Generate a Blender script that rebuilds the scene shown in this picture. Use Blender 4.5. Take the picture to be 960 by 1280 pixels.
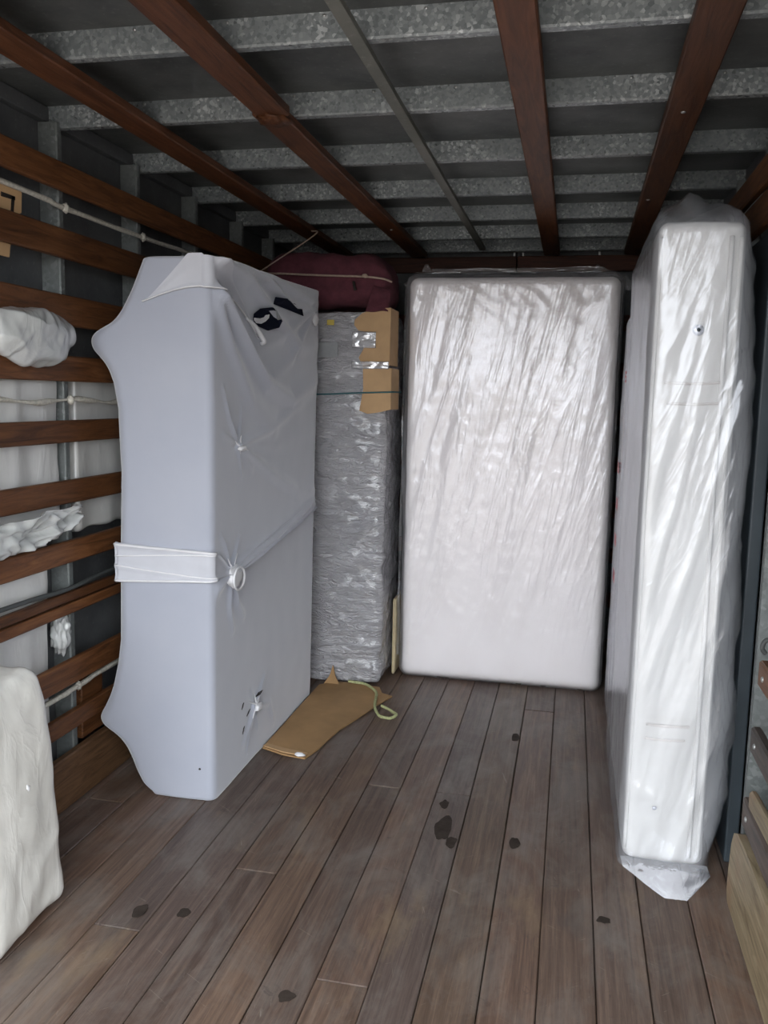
import bpy, bmesh, math, random
from mathutils import Vector, Matrix, noise
random.seed(7)
for o in list(bpy.data.objects): bpy.data.objects.remove(o, do_unlink=True)
scene = bpy.context.scene
COL = scene.collection

# ------------------------------------------------------------------ camera
cd = bpy.data.cameras.new('camera'); cam = bpy.data.objects.new('camera', cd); COL.objects.link(cam)
cd.sensor_width = 36.0; cd.lens = 1080/1280*36.0; cd.clip_start = 0.02
pt, yw, rl = math.radians(7.6), math.radians(12.1), math.radians(1.2)
fwd = Vector((-math.sin(yw)*math.cos(pt), math.cos(yw)*math.cos(pt), -math.sin(pt)))
rgt = Vector((math.cos(yw), math.sin(yw), 0)); upv = rgt.cross(fwd)
r2 = rgt*math.cos(rl) + upv*math.sin(rl); u2 = upv*math.cos(rl) - rgt*math.sin(rl)
m = Matrix((r2, u2, -fwd)).transposed().to_4x4(); m.translation = (0, 0, 1.42)
cam.matrix_world = m
scene.camera = cam

# ------------------------------------------------------------------ sky (overcast day outside the open tail) and exposure
w = bpy.data.worlds.new('overcast_sky'); scene.world = w; w.use_nodes = True
nt = w.node_tree; nt.nodes.clear()
wo = nt.nodes.new('ShaderNodeOutputWorld'); bg = nt.nodes.new('ShaderNodeBackground')
tc = nt.nodes.new('ShaderNodeTexCoord'); sx = nt.nodes.new('ShaderNodeSeparateXYZ'); rp = nt.nodes.new('ShaderNodeValToRGB')
mp = nt.nodes.new('ShaderNodeMapRange'); mp.inputs['From Min'].default_value = -1; mp.inputs['From Max'].default_value = 1
nt.links.new(tc.outputs['Generated'], sx.inputs[0]); nt.links.new(sx.outputs['Z'], mp.inputs['Value']); nt.links.new(mp.outputs[0], rp.inputs[0])
e = rp.color_ramp.elements
e[0].position = 0.485; e[0].color = (0.30, 0.285, 0.27, 1)      # pavement below the horizon
e[1].position = 0.515; e[1].color = (0.92, 0.96, 1.0, 1)        # overcast sky
nt.links.new(rp.outputs[0], bg.inputs[0]); bg.inputs[1].default_value = 4.0
nt.links.new(bg.outputs[0], wo.inputs[0])
vs = scene.view_settings; vs.view_transform = 'Standard'; vs.look = 'None'; vs.gamma = 1.0; vs.use_curve_mapping = False
vs.exposure = 0.95

# ------------------------------------------------------------------ material helpers
class NT:
    def __init__(s, name):
        s.m = bpy.data.materials.new(name); s.m.use_nodes = True; s.t = s.m.node_tree; s.t.nodes.clear()
        s.out = s.n('ShaderNodeOutputMaterial')
    def n(s, t, **kw):
        x = s.t.nodes.new(t)
        for k, v in kw.items(): setattr(x, k, v)
        return x
    def l(s, a, b): s.t.links.new(a, b)
    def coords(s, scale=(1, 1, 1), rnd=True):
        tc = s.n('ShaderNodeTexCoord'); mp = s.n('ShaderNodeMapping'); mp.inputs['Scale'].default_value = scale
        if rnd:
            oi = s.n('ShaderNodeObjectInfo'); mu = s.n('ShaderNodeVectorMath', operation='SCALE'); cb = s.n('ShaderNodeCombineXYZ')
            for i in range(3): s.l(oi.outputs['Random'], cb.inputs[i])
            s.l(cb.outputs[0], mu.inputs[0]); mu.inputs['Scale'].default_value = 37.0
            ad = s.n('ShaderNodeVectorMath', operation='ADD'); s.l(tc.outputs['Object'], ad.inputs[0]); s.l(mu.outputs[0], ad.inputs[1])
            s.l(ad.outputs[0], mp.inputs['Vector'])
        else: s.l(tc.outputs['Object'], mp.inputs['Vector'])
        return mp.outputs[0]
    def noise(s, vec, scale, detail=5, rough=.6, dist=0):
        x = s.n('ShaderNodeTexNoise'); x.inputs['Scale'].default_value = scale; x.inputs['Detail'].default_value = detail
        x.inputs['Roughness'].default_value = rough; x.inputs['Distortion'].default_value = dist
        s.l(vec, x.inputs['Vector']); return x.outputs['Fac']
    def ramp(s, fac, stops):
        r = s.n('ShaderNodeValToRGB'); el = r.color_ramp.elements
        while len(el) < len(stops): el.new(.5)
        for q, (p, c) in zip(el, stops): q.position = p; q.color = (*c, 1) if len(c) == 3 else c
        s.l(fac, r.inputs[0]); return r.outputs[0]
    def mix(s, fac, a, b, mode='MIX'):
        x = s.n('ShaderNodeMixRGB', blend_type=mode)
        for i, v in enumerate((fac, a, b)):
            if hasattr(v, 'is_linked') or hasattr(v, 'links'): s.l(v, x.inputs[i])
            elif i == 0: x.inputs[0].default_value = v
            else: x.inputs[i].default_value = (*v, 1)
        return x.outputs[0]
    def bump(s, h, strength=.3, dist=.01):
        b = s.n('ShaderNodeBump'); b.inputs['Strength'].default_value = strength; b.inputs['Distance'].default_value = dist
        s.l(h, b.inputs['Height']); return b.outputs[0]
    def bsdf(s, color, rough=.6, metal=0, normal=None, spec=.5, coat=0, sheen=0):
        b = s.n('ShaderNodeBsdfPrincipled')
        for k, v in (('Base Color', color), ('Roughness', rough), ('Metallic', metal)):
            if hasattr(v, 'links'): s.l(v, b.inputs[k])
            elif k == 'Base Color': b.inputs[k].default_value = (*v, 1)
            else: b.inputs[k].default_value = v
        b.inputs['Specular IOR Level'].default_value = spec
        b.inputs['Coat Weight'].default_value = coat; b.inputs['Coat Roughness'].default_value = .12
        b.inputs['Sheen Weight'].default_value = sheen
        if normal is not None: s.l(normal, b.inputs['Normal'])
        return b.outputs[0]
    def done(s, sh): s.l(sh, s.out.inputs[0]); return s.m

def wood(name, dark, mid, lite, grain=(14, 1.2, 14), rough=.55, patches=None, per=.35):
    t = NT(name); v = t.coords(grain); f = t.noise(v, 3.0, 8, .65, 1.2)
    c = t.ramp(f, [(.3, dark), (.52, mid), (.75, lite)])
    oi = t.n('ShaderNodeObjectInfo'); tint = t.ramp(oi.outputs['Random'], [(0, (1-per,)*3), (1, (1+per*.4,)*3)])
    c = t.mix(1.0, c, tint, 'MULTIPLY')
    v2 = t.coords((1, 1, 1)); f2 = t.noise(v2, 5, 4)
    if patches: c = t.mix(t.ramp(f2, [(.5, (0, 0, 0)), (.68, (1, 1, 1))]), c, patches)
    return t.done(t.bsdf(c, rough, 0, t.bump(f, .35, .004), .35))

M = {}
M['slat'] = wood('reddish_brown_slat_wood', (.05, .018, .006), (.135, .052, .018), (.21, .09, .034))
M['batten'] = wood('dark_red_batten_wood', (.045, .015, .006), (.115, .041, .016), (.18, .070, .03))
M['header'] = wood('dark_header_wood', (.05, .016, .008), (.10, .030, .015), (.15, .05, .024), grain=(1.2, 14, 14))
M['pale'] = wood('weathered_pale_board', (.13, .095, .05), (.27, .21, .13), (.38, .31, .20), patches=(.24, .15, .09))
M['kick'] = wood('brown_kickboard', (.06, .03, .014), (.14, .075, .038), (.22, .12, .06))
M['greyslat'] = wood('grey_weathered_slat', (.03, .022, .018), (.075, .052, .042), (.13, .09, .07))

def floor_mat():
    t = NT('worn_floor_plank_wood'); v = t.coords((20, .8, 20)); f = t.noise(v, 2.6, 10, .72, .8); v3 = t.coords((60, 2.2, 60)); f3 = t.noise(v3, 2.0, 6, .7, .4)
    c = t.ramp(f, [(.25, (.060, .042, .034)), (.5, (.130, .094, .074)), (.75, (.215, .165, .132))])
    oi = t.n('ShaderNodeObjectInfo')
    tint = t.ramp(oi.outputs['Random'], [(0, (.70, .66, .68)), (.3, (1.05, .93, .83)), (.55, (.78, .78, .84)), (.8, (1.12, .95, .84)), (1, (.88, .82, .74))])
    c = t.mix(1.0, c, tint, 'MULTIPLY')
    c = t.mix(1.0, c, t.ramp(f3, [(.3, (.72, .72, .72)), (.7, (1.2, 1.2, 1.2))]), 'MULTIPLY')
    g = t.n('ShaderNodeNewGeometry')
    # grey-brown worn traffic patches, dark ingrained dirt, ochre rubbed areas
    mq = t.n('ShaderNodeMapping'); mq.inputs['Scale'].default_value = (1.6, .8, 1); t.l(g.outputs['Position'], mq.inputs[0])
    p = t.noise(mq.outputs[0], 3.2, 7, .68, .5); c = t.mix(t.ramp(p, [(.46, (0, 0, 0)), (.66, (.6, .6, .6))]), c, (.20, .178, .16))
    p2 = t.noise(mq.outputs[0], 2.3, 6, .65, 1.3); c = t.mix(t.ramp(p2, [(.55, (0, 0, 0)), (.72, (.55, .55, .55))]), c, (.075, .060, .053))
    mr = t.n('ShaderNodeMapping'); mr.inputs['Scale'].default_value = (3, 1, 1); mr.inputs['Location'].default_value = (7, 3, 0); t.l(g.outputs['Position'], mr.inputs[0])
    p3 = t.noise(mr.outputs[0], 2.0, 6, .65); c = t.mix(t.ramp(p3, [(.58, (0, 0, 0)), (.72, (.5, .5, .5))]), c, (.25, .18, .11))
    s = t.noise(g.outputs['Position'], 16.0, 5, .65, .6); c = t.mix(t.ramp(s, [(.64, (0, 0, 0)), (.76, (.7, .7, .7))]), c, (.04, .03, .026))
    # fine pale scratches in several directions
    for rot, sc_, loc in ((.5, 12, 0), (-.7, 15, 5), (1.3, 13, 9)):
        m0 = t.n('ShaderNodeMapping'); m0.inputs['Rotation'].default_value = (0, 0, rot); m0.inputs['Location'].default_value = (loc, loc, 0); t.l(g.outputs['Position'], m0.inputs[0])
        m1 = t.n('ShaderNodeMapping'); m1.inputs['Scale'].default_value = (1, 14, 1); t.l(m0.outputs[0], m1.inputs[0])
        sc = t.noise(m1.outputs[0], sc_*.5, 5, .7, 1.0); c = t.mix(t.ramp(sc, [(.66, (0, 0, 0)), (.72, (.4, .4, .4))]), c, (.36, .32, .27))
    return t.done(t.bsdf(c, .5, 0, t.bump(f, .4, .003), .4))
M['floor'] = floor_mat()
def stain():
    t = NT('dark_oil_stain'); v = t.coords((1, 1, 1)); f = t.noise(v, 30)
    return t.done(t.bsdf(t.ramp(f, [(.3, (.028, .021, .017)), (.7, (.055, .042, .034))]), .8, spec=.2))
M['stain'] = stain()

def galv(name, lo, hi, scale=55, rough=.42, metal=.75):
    t = NT(name); v = t.coords((1, 1, 1)); vo = t.n('ShaderNodeTexVoronoi'); vo.inputs['Scale'].default_value = scale
    t.l(v, vo.inputs['Vector']); sp = t.n('ShaderNodeSeparateColor'); t.l(vo.outputs['Color'], sp.inputs[0])
    n = t.noise(v, 6, 4); mx = t.n('ShaderNodeMath', operation='MULTIPLY'); t.l(sp.outputs[0], mx.inputs[0]); t.l(n, mx.inputs[1])
    c = t.ramp(mx.outputs[0], [(.0, lo), (.42, tuple(a*.65+b*.35 for a, b in zip(lo, hi))), (.58, hi)])
    r = t.ramp(sp.outputs[1], [(0, (rough-.14,)*3), (1, (rough+.16,)*3)])
    return t.done(t.bsdf(c, r, metal, t.bump(n, .08, .01)))
M['galv'] = galv('galvanised_steel', (.19, .212, .22), (.52, .55, .56), 120, .40, .35)
M['post'] = galv('galvanised_post', (.17, .185, .185), (.27, .29, .285), 90, .45, .35)
def sheet(name, a, b, rough=.55, metal=.4):
    t = NT(name); v = t.coords((1, 1, 1)); f = t.noise(v, 4, 6, .65); g = t.noise(v, 60, 3, .6)
    c = t.ramp(f, [(.35, a), (.68, b)]); c = t.mix(t.ramp(g, [(.6, (0, 0, 0)), (.75, (.3, .3, .3))]), c, tuple(min(1, x*2) for x in b))
    return t.done(t.bsdf(c, rough, metal, t.bump(f, .1, .02)))
M['ceil'] = sheet('dull_zinc_roof_sheet', (.07, .076, .076), (.15, .157, .154))
M['wallsheet'] = sheet('grey_wall_sheet', (.075, .08, .085), (.135, .14, .145), .6, .2)
M['wallpale'] = sheet('pale_zinc_wall_sheet', (.25, .27, .27), (.40, .42, .42), .5, .3)
M['strip'] = sheet('grey_painted_strip', (.13, .135, .12), (.2, .2, .18), .6, .1)
def plain(name, col, rough=.7, var=.12, scale=20, bumpd=.002, bs=.2, metal=0, spec=.5, sheen=0, coat=0):
    t = NT(name); v = t.coords((1, 1, 1)); f = t.noise(v, scale, 5)
    c = t.ramp(f, [(.3, tuple(x*(1-var) for x in col)), (.7, tuple(min(1, x*(1+var)) for x in col))])
    return t.done(t.bsdf(c, rough, metal, t.bump(f, bs, bumpd), spec, coat, sheen))
M['bolt'] = plain('dull_steel_bolt', (.45, .46, .46), .35, metal=.8)
M['rope'] = plain('pale_twisted_rope', (.50, .48, .42), .8, .25, 90, .003, .5)
M['cable'] = plain('dark_cable', (.06, .065, .065), .6)
M['twine'] = plain('brown_twine', (.40, .30, .24), .8, .2, 80)
M['teal'] = plain('teal_string', (.03, .13, .15), .7)
M['greenrope'] = plain('yellow_green_rope', (.42, .44, .22), .75, .3, 120, .003, .5)
M['card'] = plain('brown_cardboard', (.50, .32, .165), .75, .12, 7, .002, .2)
M['card2'] = plain('tan_floor_cardboard', (.36, .215, .095), .75, .2, 5, .003, .3)
M['ink'] = plain('black_marker_ink', (.02, .016, .014), .6)
M['maroon'] = plain('maroon_blanket_cloth', (.105, .028, .040), .95, .25, 25, .006, .6)
M['black'] = plain('navy_black_print', (.010, .012, .024), .95, spec=.05)
M['whitecloth'] = plain('white_cloth', (.74, .74, .76), .85, .03, 12, .001, .1)
M['band'] = plain('pale_stretched_cloth', (.54, .55, .60), .85, .05, 8, .001, .1)
M['panel'] = plain('dark_slate_board', (.040, .052, .062), .45, .15, 6)
M['foam'] = plain('cream_foam', (.62, .52, .33), .9)
M['red'] = plain('red_bag_print', (.55, .06, .06), .5)
M['yellow'] = plain('yellow_sticker', (.65, .50, .10), .5)
M['label'] = plain('grey_paper_label', (.30, .31, .32), .6)
M['button'] = plain('pale_metal_button', (.55, .58, .66), .25, metal=.6)

def fabric_cover():
    t = NT('stretched_grey_blue_knit'); v = t.coords((1, 1, 1), False); f = t.noise(v, 3, 4); k = t.noise(t.coords((1, 1, .25), False), 350, 2)
    c = t.ramp(f, [(.3, (.375, .395, .465)), (.7, (.41, .428, .492))])
    return t.done(t.bsdf(c, .9, 0, t.bump(k, .12, .001), .2, 0, .7))
M['knit'] = fabric_cover()
def mattress_mat(name, a, b):
    t = NT(name); v = t.coords((1, 1, 1), False); f = t.noise(v, 4, 4); k = t.noise(v, 160, 3)
    return t.done(t.bsdf(t.ramp(f, [(.3, a), (.7, b)]), .8, 0, t.bump(k, .15, .002), .3, 0, .1))
M['matw'] = mattress_mat('off_white_ticking', (.87, .825, .81), (.91, .87, .86))
M['mata'] = mattress_mat('white_ticking', (.70, .69, .67), (.76, .75, .73))
M['matb'] = mattress_mat('pinkish_ticking', (.66, .61, .58), (.72, .68, .65))
def crease(t, vec, scale, width=.10, dist=.8):
    f = t.noise(vec, scale, 3, .5, dist); d = t.n('ShaderNodeMath', operation='SUBTRACT'); t.l(f, d.inputs[0]); d.inputs[1].default_value = .5
    a = t.n('ShaderNodeMath', operation='ABSOLUTE'); t.l(d.outputs[0], a.inputs[0])
    return t.ramp(a.outputs[0], [(0, (1, 1, 1)), (width*.4, (.35, .35, .35)), (width, (0, 0, 0))])
def film(name, body=.16, tint=(.9, .92, .96), rough=.14, scale=6, bstr=.6, glossy=.75, squash=(1, 1, 1), tilt=0, base=.07):
    t = NT(name); tc = t.n('ShaderNodeTexCoord')
    m1 = t.n('ShaderNodeMapping'); m1.inputs['Rotation'].default_value = (0, tilt, 0); t.l(tc.outputs['Object'], m1.inputs[0])
    m2_ = t.n('ShaderNodeMapping'); m2_.inputs['Scale'].default_value = squash; t.l(m1.outputs[0], m2_.inputs[0])
    c1 = crease(t, m2_.outputs[0], scale, .16); c2 = crease(t, m2_.outputs[0], scale*2.7, .16, 1.2); f = t.noise(tc.outputs['Object'], 28, 5, .6, .8)
    h = t.mix(1.0, t.mix(.3, c1, c2), t.mix(.7, f, (.5, .5, .5)), 'ADD'); nb = t.bump(h, bstr, .010)
    tr = t.n('ShaderNodeBsdfTransparent'); tr.inputs[0].default_value = (.97, .975, .985, 1)
    df = t.bsdf(tint, .5, 0, nb, .3)
    mx0 = t.n('ShaderNodeMixShader'); mx0.inputs[0].default_value = body; t.l(tr.outputs[0], mx0.inputs[1]); t.l(df, mx0.inputs[2])
    gl = t.n('ShaderNodeBsdfGlossy'); gl.inputs['Color'].default_value = (.95, .96, 1, 1); gl.inputs['Roughness'].default_value = rough; t.l(nb, gl.inputs['Normal'])
    lw = t.n('ShaderNodeFresnel'); lw.inputs[0].default_value = 1.5; t.l(nb, lw.inputs['Normal'])
    ma = t.n('ShaderNodeMath', operation='MULTIPLY_ADD'); t.l(lw.outputs[0], ma.inputs[0]); ma.inputs[1].default_value = glossy; ma.inputs[2].default_value = base
    ma.use_clamp = True
    mx = t.n('ShaderNodeMixShader'); t.l(ma.outputs[0], mx.inputs[0]); t.l(mx0.outputs[0], mx.inputs[1]); t.l(gl.outputs[0], mx.inputs[2])
    return t.done(mx.outputs[0])
M['film'] = film('clear_polythene_film', .15, (.9, .89, .90), .2, 2.6, .38, .8, (2.0, 2.0, .3), -.2, .07)
M['filmbag'] = film('milky_polythene_bag', .20, (.86, .89, .95), .2, 2.6, .25, .7, (1.8, 1, .35), -.35, .04)
def wrapmat(name, a, b, squash, bscale, bstr, rough=.22, spec=.8, dist=.008, coat=.5):
    t = NT(name); v = t.coords(squash, False); f = t.noise(v, bscale, 7, .65, 1.0); f2 = t.noise(t.coords((1, 1, 1), False), 5, 4)
    h = t.mix(1.0, t.mix(.5, crease(t, v, bscale*.5, .14), crease(t, v, bscale*1.3, .18, 1.3)), f, 'ADD')
    c = t.ramp(f2, [(.3, a), (.7, b)])
    return t.done(t.bsdf(c, rough, 0, t.bump(h, bstr, dist), spec, coat))
M['silver'] = wrapmat('silvery_stretch_wrap', (.52, .52, .555), (.66, .65, .68), (1, 1, 3.0), 11, .95, .24, 1.0, .018, .8)
M['wrap'] = wrapmat('white_plastic_wrap', (.56, .56, .545), (.66, .66, .64), (1.5, 1.5, .4), 3, .3, .3, .6)
M['bundle'] = wrapmat('white_bundle_plastic', (.66, .65, .61), (.74, .73, .69), (2, 2, 1), 3.5, .18, .35, .6)
M['crumple'] = wrapmat('crumpled_white_bag', (.46, .48, .475), (.60, .61, .60), (1, 1, 1), 5, .35, .25, .8)
M['tape'] = film('clear_packing_tape', .3, (.9, .88, .86), .15, 4, .2, .8, (1, 1, 1), 0, .15)

# ------------------------------------------------------------------ mesh helpers
def base_of(parent): return Vector(parent.matrix_basis.translation) + (base_of(parent.parent) if parent.parent else Vector()) if parent else Vector()
def obj(name, verts, faces, mat, parent=None, smooth=True, origin=None):
    vs_ = [Vector(v) for v in verts]
    lo = Vector([min(v[i] for v in vs_) for i in range(3)]); hi = Vector([max(v[i] for v in vs_) for i in range(3)])
    o0 = origin or ((lo+hi)/2 if parent else Vector(((lo.x+hi.x)/2, (lo.y+hi.y)/2, lo.z)))
    me = bpy.data.meshes.new(name); me.from_pydata([v-o0 for v in vs_], [], faces); me.materials.append(mat)
    if smooth: me.polygons.foreach_set('use_smooth', [True]*len(me.polygons))
    me.update()
    o = bpy.data.objects.new(name, me); COL.objects.link(o); o.location = o0 - base_of(parent)
    if parent: o.parent = parent
    return o
def tag(o, label, cat, group=None):
    o['label'] = label; o['category'] = cat
    if group: o['group'] = group
    return o
def thing(name, loc, label, cat, group=None):
    o = bpy.data.objects.new(name, None); COL.objects.link(o); o.location = loc; o.empty_display_size = .1
    return tag(o, label, cat, group)
def struct(o): o['kind'] = 'structure'; return o
_cache = {}
def box(name, lo, hi, mat, parent=None, bev=.003, rot=None):
    d = tuple(round(hi[i]-lo[i], 4) for i in range(3)); key = (d, mat.name, bev)
    c = Vector([(hi[i]+lo[i])/2 for i in range(3)])
    if key not in _cache:
        bm = bmesh.new(); bmesh.ops.create_cube(bm, size=1)
        bmesh.ops.scale(bm, vec=d, verts=bm.verts)
        if bev: bmesh.ops.bevel(bm, geom=list(bm.edges), offset=min(bev, min(d)*.3), segments=1, affect='EDGES')
        me = bpy.data.meshes.new(name); bm.to_mesh(me); bm.free(); me.materials.append(mat); _cache[key] = me
    o = bpy.data.objects.new(name, _cache[key]); COL.objects.link(o)
    o.location = c - base_of(parent)
    if rot: o.rotation_euler = rot
    if parent: o.parent = parent
    return o
def catmull(p, n=8):
    p = [Vector(q) for q in p]; out = []
    for i in range(len(p)-1):
        a, b, c, d = p[max(i-1, 0)], p[i], p[i+1], p[min(i+2, len(p)-1)]
        for k in range(n):
            t = k/n; out.append(.5*((2*b)+(c-a)*t+(2*a-5*b+4*c-d)*t*t+(3*b-a-3*c+d)*t**3))
    return out+[p[-1]]
def tube_geo(pts, r, seg=8, twist=0):
    V, F = [], []; n = len(pts); t0 = None; u = None
    for i, p in enumerate(pts):
        t = (pts[min(i+1, n-1)]-pts[max(i-1, 0)]).normalized()
        if u is None:
            u = t.orthogonal().normalized()
        u = (u - t*u.dot(t)).normalized(); v = t.cross(u)
        rr = r(i/(n-1)) if callable(r) else r
        for k in range(seg):
            a = 2*math.pi*k/seg
            q = rr*(1+.18*math.cos(3*a+twist*i)) if twist else rr
            V.append(p+(u*math.cos(a)+v*math.sin(a))*q)
    for i in range(n-1):
        for k in range(seg):
            F.append((i*seg+k, i*seg+(k+1) % seg, (i+1)*seg+(k+1) % seg, (i+1)*seg+k))
    F.append(tuple(range(seg-1, -1, -1))); F.append(tuple(range((n-1)*seg, n*seg)))
    return V, F
def tube(name, pts, r, mat, parent=None, n=8, seg=8, twist=0):
    V, F = tube_geo(catmull(pts, n), r, seg, twist); return obj(name, V, F, mat, parent)
def nz(x, y, z): return noise.noise(Vector((x, y, z)))
def ridge(x, y, z): return 1-abs(nz(x, y, z))*2
def roundbox(lo, hi, r, step, disp=None, warp=None):
    """closed rounded box surface on a lattice, rounded edges, optional displacement along the normal"""
    def axis(a, b, rr):
        inner = b-a-2*rr; k = max(1, int(round(inner/step)))
        e = [rr*q for q in (0, .12, .3, .5, .75)]
        return [a+q for q in e]+[a+rr+inner*i/k for i in range(k+1)]+[b-q for q in reversed(e)]
    A = [axis(lo[i], hi[i], r) for i in range(3)]; n = [len(a)-1 for a in A]
    idx = {}; V = []; F = []
    def vid(i, j, k):
        key = (i, j, k)
        if key not in idx:
            p = Vector((A[0][i], A[1][j], A[2][k])); q = Vector([min(max(p[a], lo[a]+r), hi[a]-r) for a in range(3)])
            d = p-q; nn = d.normalized() if d.length > 1e-9 else Vector((0, 0, 1)); pp = q+nn*r
            if disp: pp = pp+nn*disp(pp, nn)
            if warp: pp = warp(pp)
            idx[key] = len(V); V.append(pp)
        return idx[key]
    for ax in range(3):
        b, c = (ax+1) % 3, (ax+2) % 3
        for side in (0, n[ax]):
            for i in range(n[b]):
                for j in range(n[c]):
                    q = []
                    for di, dj in ((0, 0), (1, 0), (1, 1), (0, 1)):
                        t = [0, 0, 0]; t[ax] = side; t[b] = i+di; t[c] = j+dj; q.append(vid(*t))
                    F.append(tuple(q if side else q[::-1]))
    return V, F
def grid(nu, nv, f):
    V = [Vector(f(i/nu, j/nv)) for j in range(nv+1) for i in range(nu+1)]
    F = [(j*(nu+1)+i, j*(nu+1)+i+1, (j+1)*(nu+1)+i+1, (j+1)*(nu+1)+i) for j in range(nv) for i in range(nu)]
    return V, F
def solid_grid(nu, nv, f, th):
    """a sheet with thickness: f(u,v) -> (point, normal)"""
    P = [[f(i/nu, j/nv) for i in range(nu+1)] for j in range(nv+1)]
    V = [Vector(p) for row in P for p, q in row]+[Vector(p)-Vector(q)*th for row in P for p, q in row]
    N = (nu+1)*(nv+1); F = []
    for j in range(nv):
        for i in range(nu):
            a = j*(nu+1)+i; q = (a, a+1, a+nu+2, a+nu+1); F.append(q); F.append(tuple(x+N for x in reversed(q)))
    ring = [i for i in range(nu+1)]+[j*(nu+1)+nu for j in range(1, nv+1)]+[nv*(nu+1)+i for i in range(nu-1, -1, -1)]+[j*(nu+1) for j in range(nv-1, 0, -1)]
    for a, b in zip(ring, ring[1:]+ring[:1]): F.append((b, a, a+N, b+N))
    return V, F
def prism(poly, f, th):
    """flat outline poly [(u,v)] mapped by f(u,v)->(point, normal), given a thickness"""
    n = len(poly); P = [f(u, v) for u, v in poly]
    V = [Vector(p) for p, q in P]+[Vector(p)-Vector(q)*th for p, q in P]
    F = [tuple(range(n)), tuple(range(2*n-1, n-1, -1))]+[(i, i+n, (i+1) % n+n, (i+1) % n) for i in range(n)]
    return V, F
def blob(c, rad, amp=.15, freq=3, sub=3, seed=0):
    bm = bmesh.new(); bmesh.ops.create_icosphere(bm, subdivisions=sub, radius=1)
    V = []
    for v in bm.verts:
        p = v.co.normalized(); s = 1+amp*nz(p.x*freq+seed, p.y*freq+seed*2, p.z*freq)
        V.append(Vector((c[0]+p.x*rad[0]*s, c[1]+p.y*rad[1]*s, c[2]+p.z*rad[2]*s)))
    F = [tuple(x.index for x in f.verts) for f in bm.faces]; bm.free(); return V, F
def lerp(tab, x):
    if x <= tab[0][0]: return tab[0][1]
    for (a, p), (b, q) in zip(tab, tab[1:]):
        if x <= b:
            t = (x-a)/(b-a); return p+(q-p)*t
    return tab[-1][1]
def smooth_lerp(tab, x):
    d = .004; return sum(lerp(tab, x+k*d) for k in (-2, -1, 0, 1, 2))/5

XL, XR, Y0, YB, ZC = -1.72, .64, .25, 5.25, 2.32
# ------------------------------------------------------------------ setting: floor
fl = struct(box('floor', (XL-.02, Y0, -.10), (XR+.02, YB+.02, -.03), M['greyslat'], None, .0))
lines = [-1.72, -1.60, -1.465, -1.33, -1.195, -1.06, -.93, -.80, -.675, -.55, -.418, -.294, -.152, -.017, .122, .253, .392, .52, .64]
cuts = {1: 2.6, 3: 1.2, 4: 1.95, 5: 3.4, 6: 2.3, 7: 1.4, 8: 2.955, 9: 1.88, 10: 2.96, 11: 1.1, 12: 3.9, 14: 1.5, 15: 3.2}
for i, (a, b) in enumerate(zip(lines, lines[1:])):
    ys = [Y0] + ([cuts[i]] if i in cuts else []) + [YB]
    for y0, y1 in zip(ys, ys[1:]):
        dz = random.uniform(-.0025, .0)
        g = random.uniform(.0006, .0018)
        o = box('plank', (a+g, y0+.0015, -.03+dz), (b-g, y1-.0015, dz), M['floor'], fl, .0025)
# stains on the boards
def stain_obj(x, y, rx, ry, s):
    n = 22; V = []; 
    for k in range(n):
        a = 2*math.pi*k/n; q = 1+.35*nz(math.cos(a)*1.5+s, math.sin(a)*1.5, s)
        V.append((x+rx*q*math.cos(a), y+ry*q*math.sin(a)))
    v, f = prism(V, lambda u, w: ((u, w, .0012), (0, 0, 1)), .001); obj('stain', v, f, M['stain'], fl, False)
for s, (x, y, rx, ry) in enumerate([(-.352, 2.70, .030, .075), (-.316, 2.615, .018, .035), (-.375, 2.87, .016, .03), (-.115, 2.66, .016, .035), (-.17, 3.55, .016, .04), (-1.10, 2.03, .02, .03), (-.98, 2.05, .016, .02), (-.60, 1.80, .02, .02), (.15, 2.30, .02, .015)]):
    stain_obj(x, y, rx, ry, s*3.1)

# ------------------------------------------------------------------ setting: ceiling
ce = struct(box('ceiling', (XL-.02, Y0, ZC), (XR+.02, YB+.02, ZC+.03), M['ceil'], None, .0))
beams = [.58, 1.08, 1.59, 2.10, 2.62, 3.17, 3.70, 4.21, 4.69, 5.10]
for y in beams:      # hat-section steel crossbeams: bright web, narrow bottom flange, small return lips
    prof = [(0, ZC), (0, 2.258), (.004, 2.253), (.030, 2.253), (.034, 2.258), (.034, ZC), (.030, ZC), (.030, 2.259), (.004, 2.259), (.003, ZC)]
    n = len(prof); V = [(x, y+py, pz) for x in (XL+.005, XR-.005) for py, pz in prof]
    F = [(i, (i+1) % n, (i+1) % n+n, i+n) for i in range(n)]+[tuple(range(n-1, -1, -1)), tuple(range(n, 2*n))]
    cbm = obj('crossbeam', V, F, M['galv'], ce, False)
    for x in [XL+.12+.245*k for k in range(10)]:
        if y > 1.8 and y < 3.3:
            v, f = blob((x, y+.001, 2.312), (.006, .004, .005), 0, 1, 1); obj('rivet', v, f, M['bolt'], cbm)
for x0, x1, y0, y1, z0, z1 in [(-1.40, -1.30, Y0, 5.05, 2.224, 2.252), (-.945, -.845, Y0, 2.52, 2.222, 2.252), (-.955, -.862, 2.50, 5.06, 2.222, 2.252), (-.200, -.112, Y0, 5.06, 2.222, 2.252), (.215, .310, Y0, 5.06, 2.222, 2.252)]:
    b = box('wood_batten', (x0, y0, z0), (x1, y1, z1), M['batten'], ce, .004)
    if x0 > .1: b.rotation_euler.z = -.008
    for y in beams[4:]:
        if y0 < y < y1 and random.random() < .12:
            v, f = blob(((x0+x1)/2+random.uniform(-.02, .02), y+.025, z0), (.008, .008, .004), 0, 1, 2); obj('bolt', v, f, M['bolt'], b)
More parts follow.
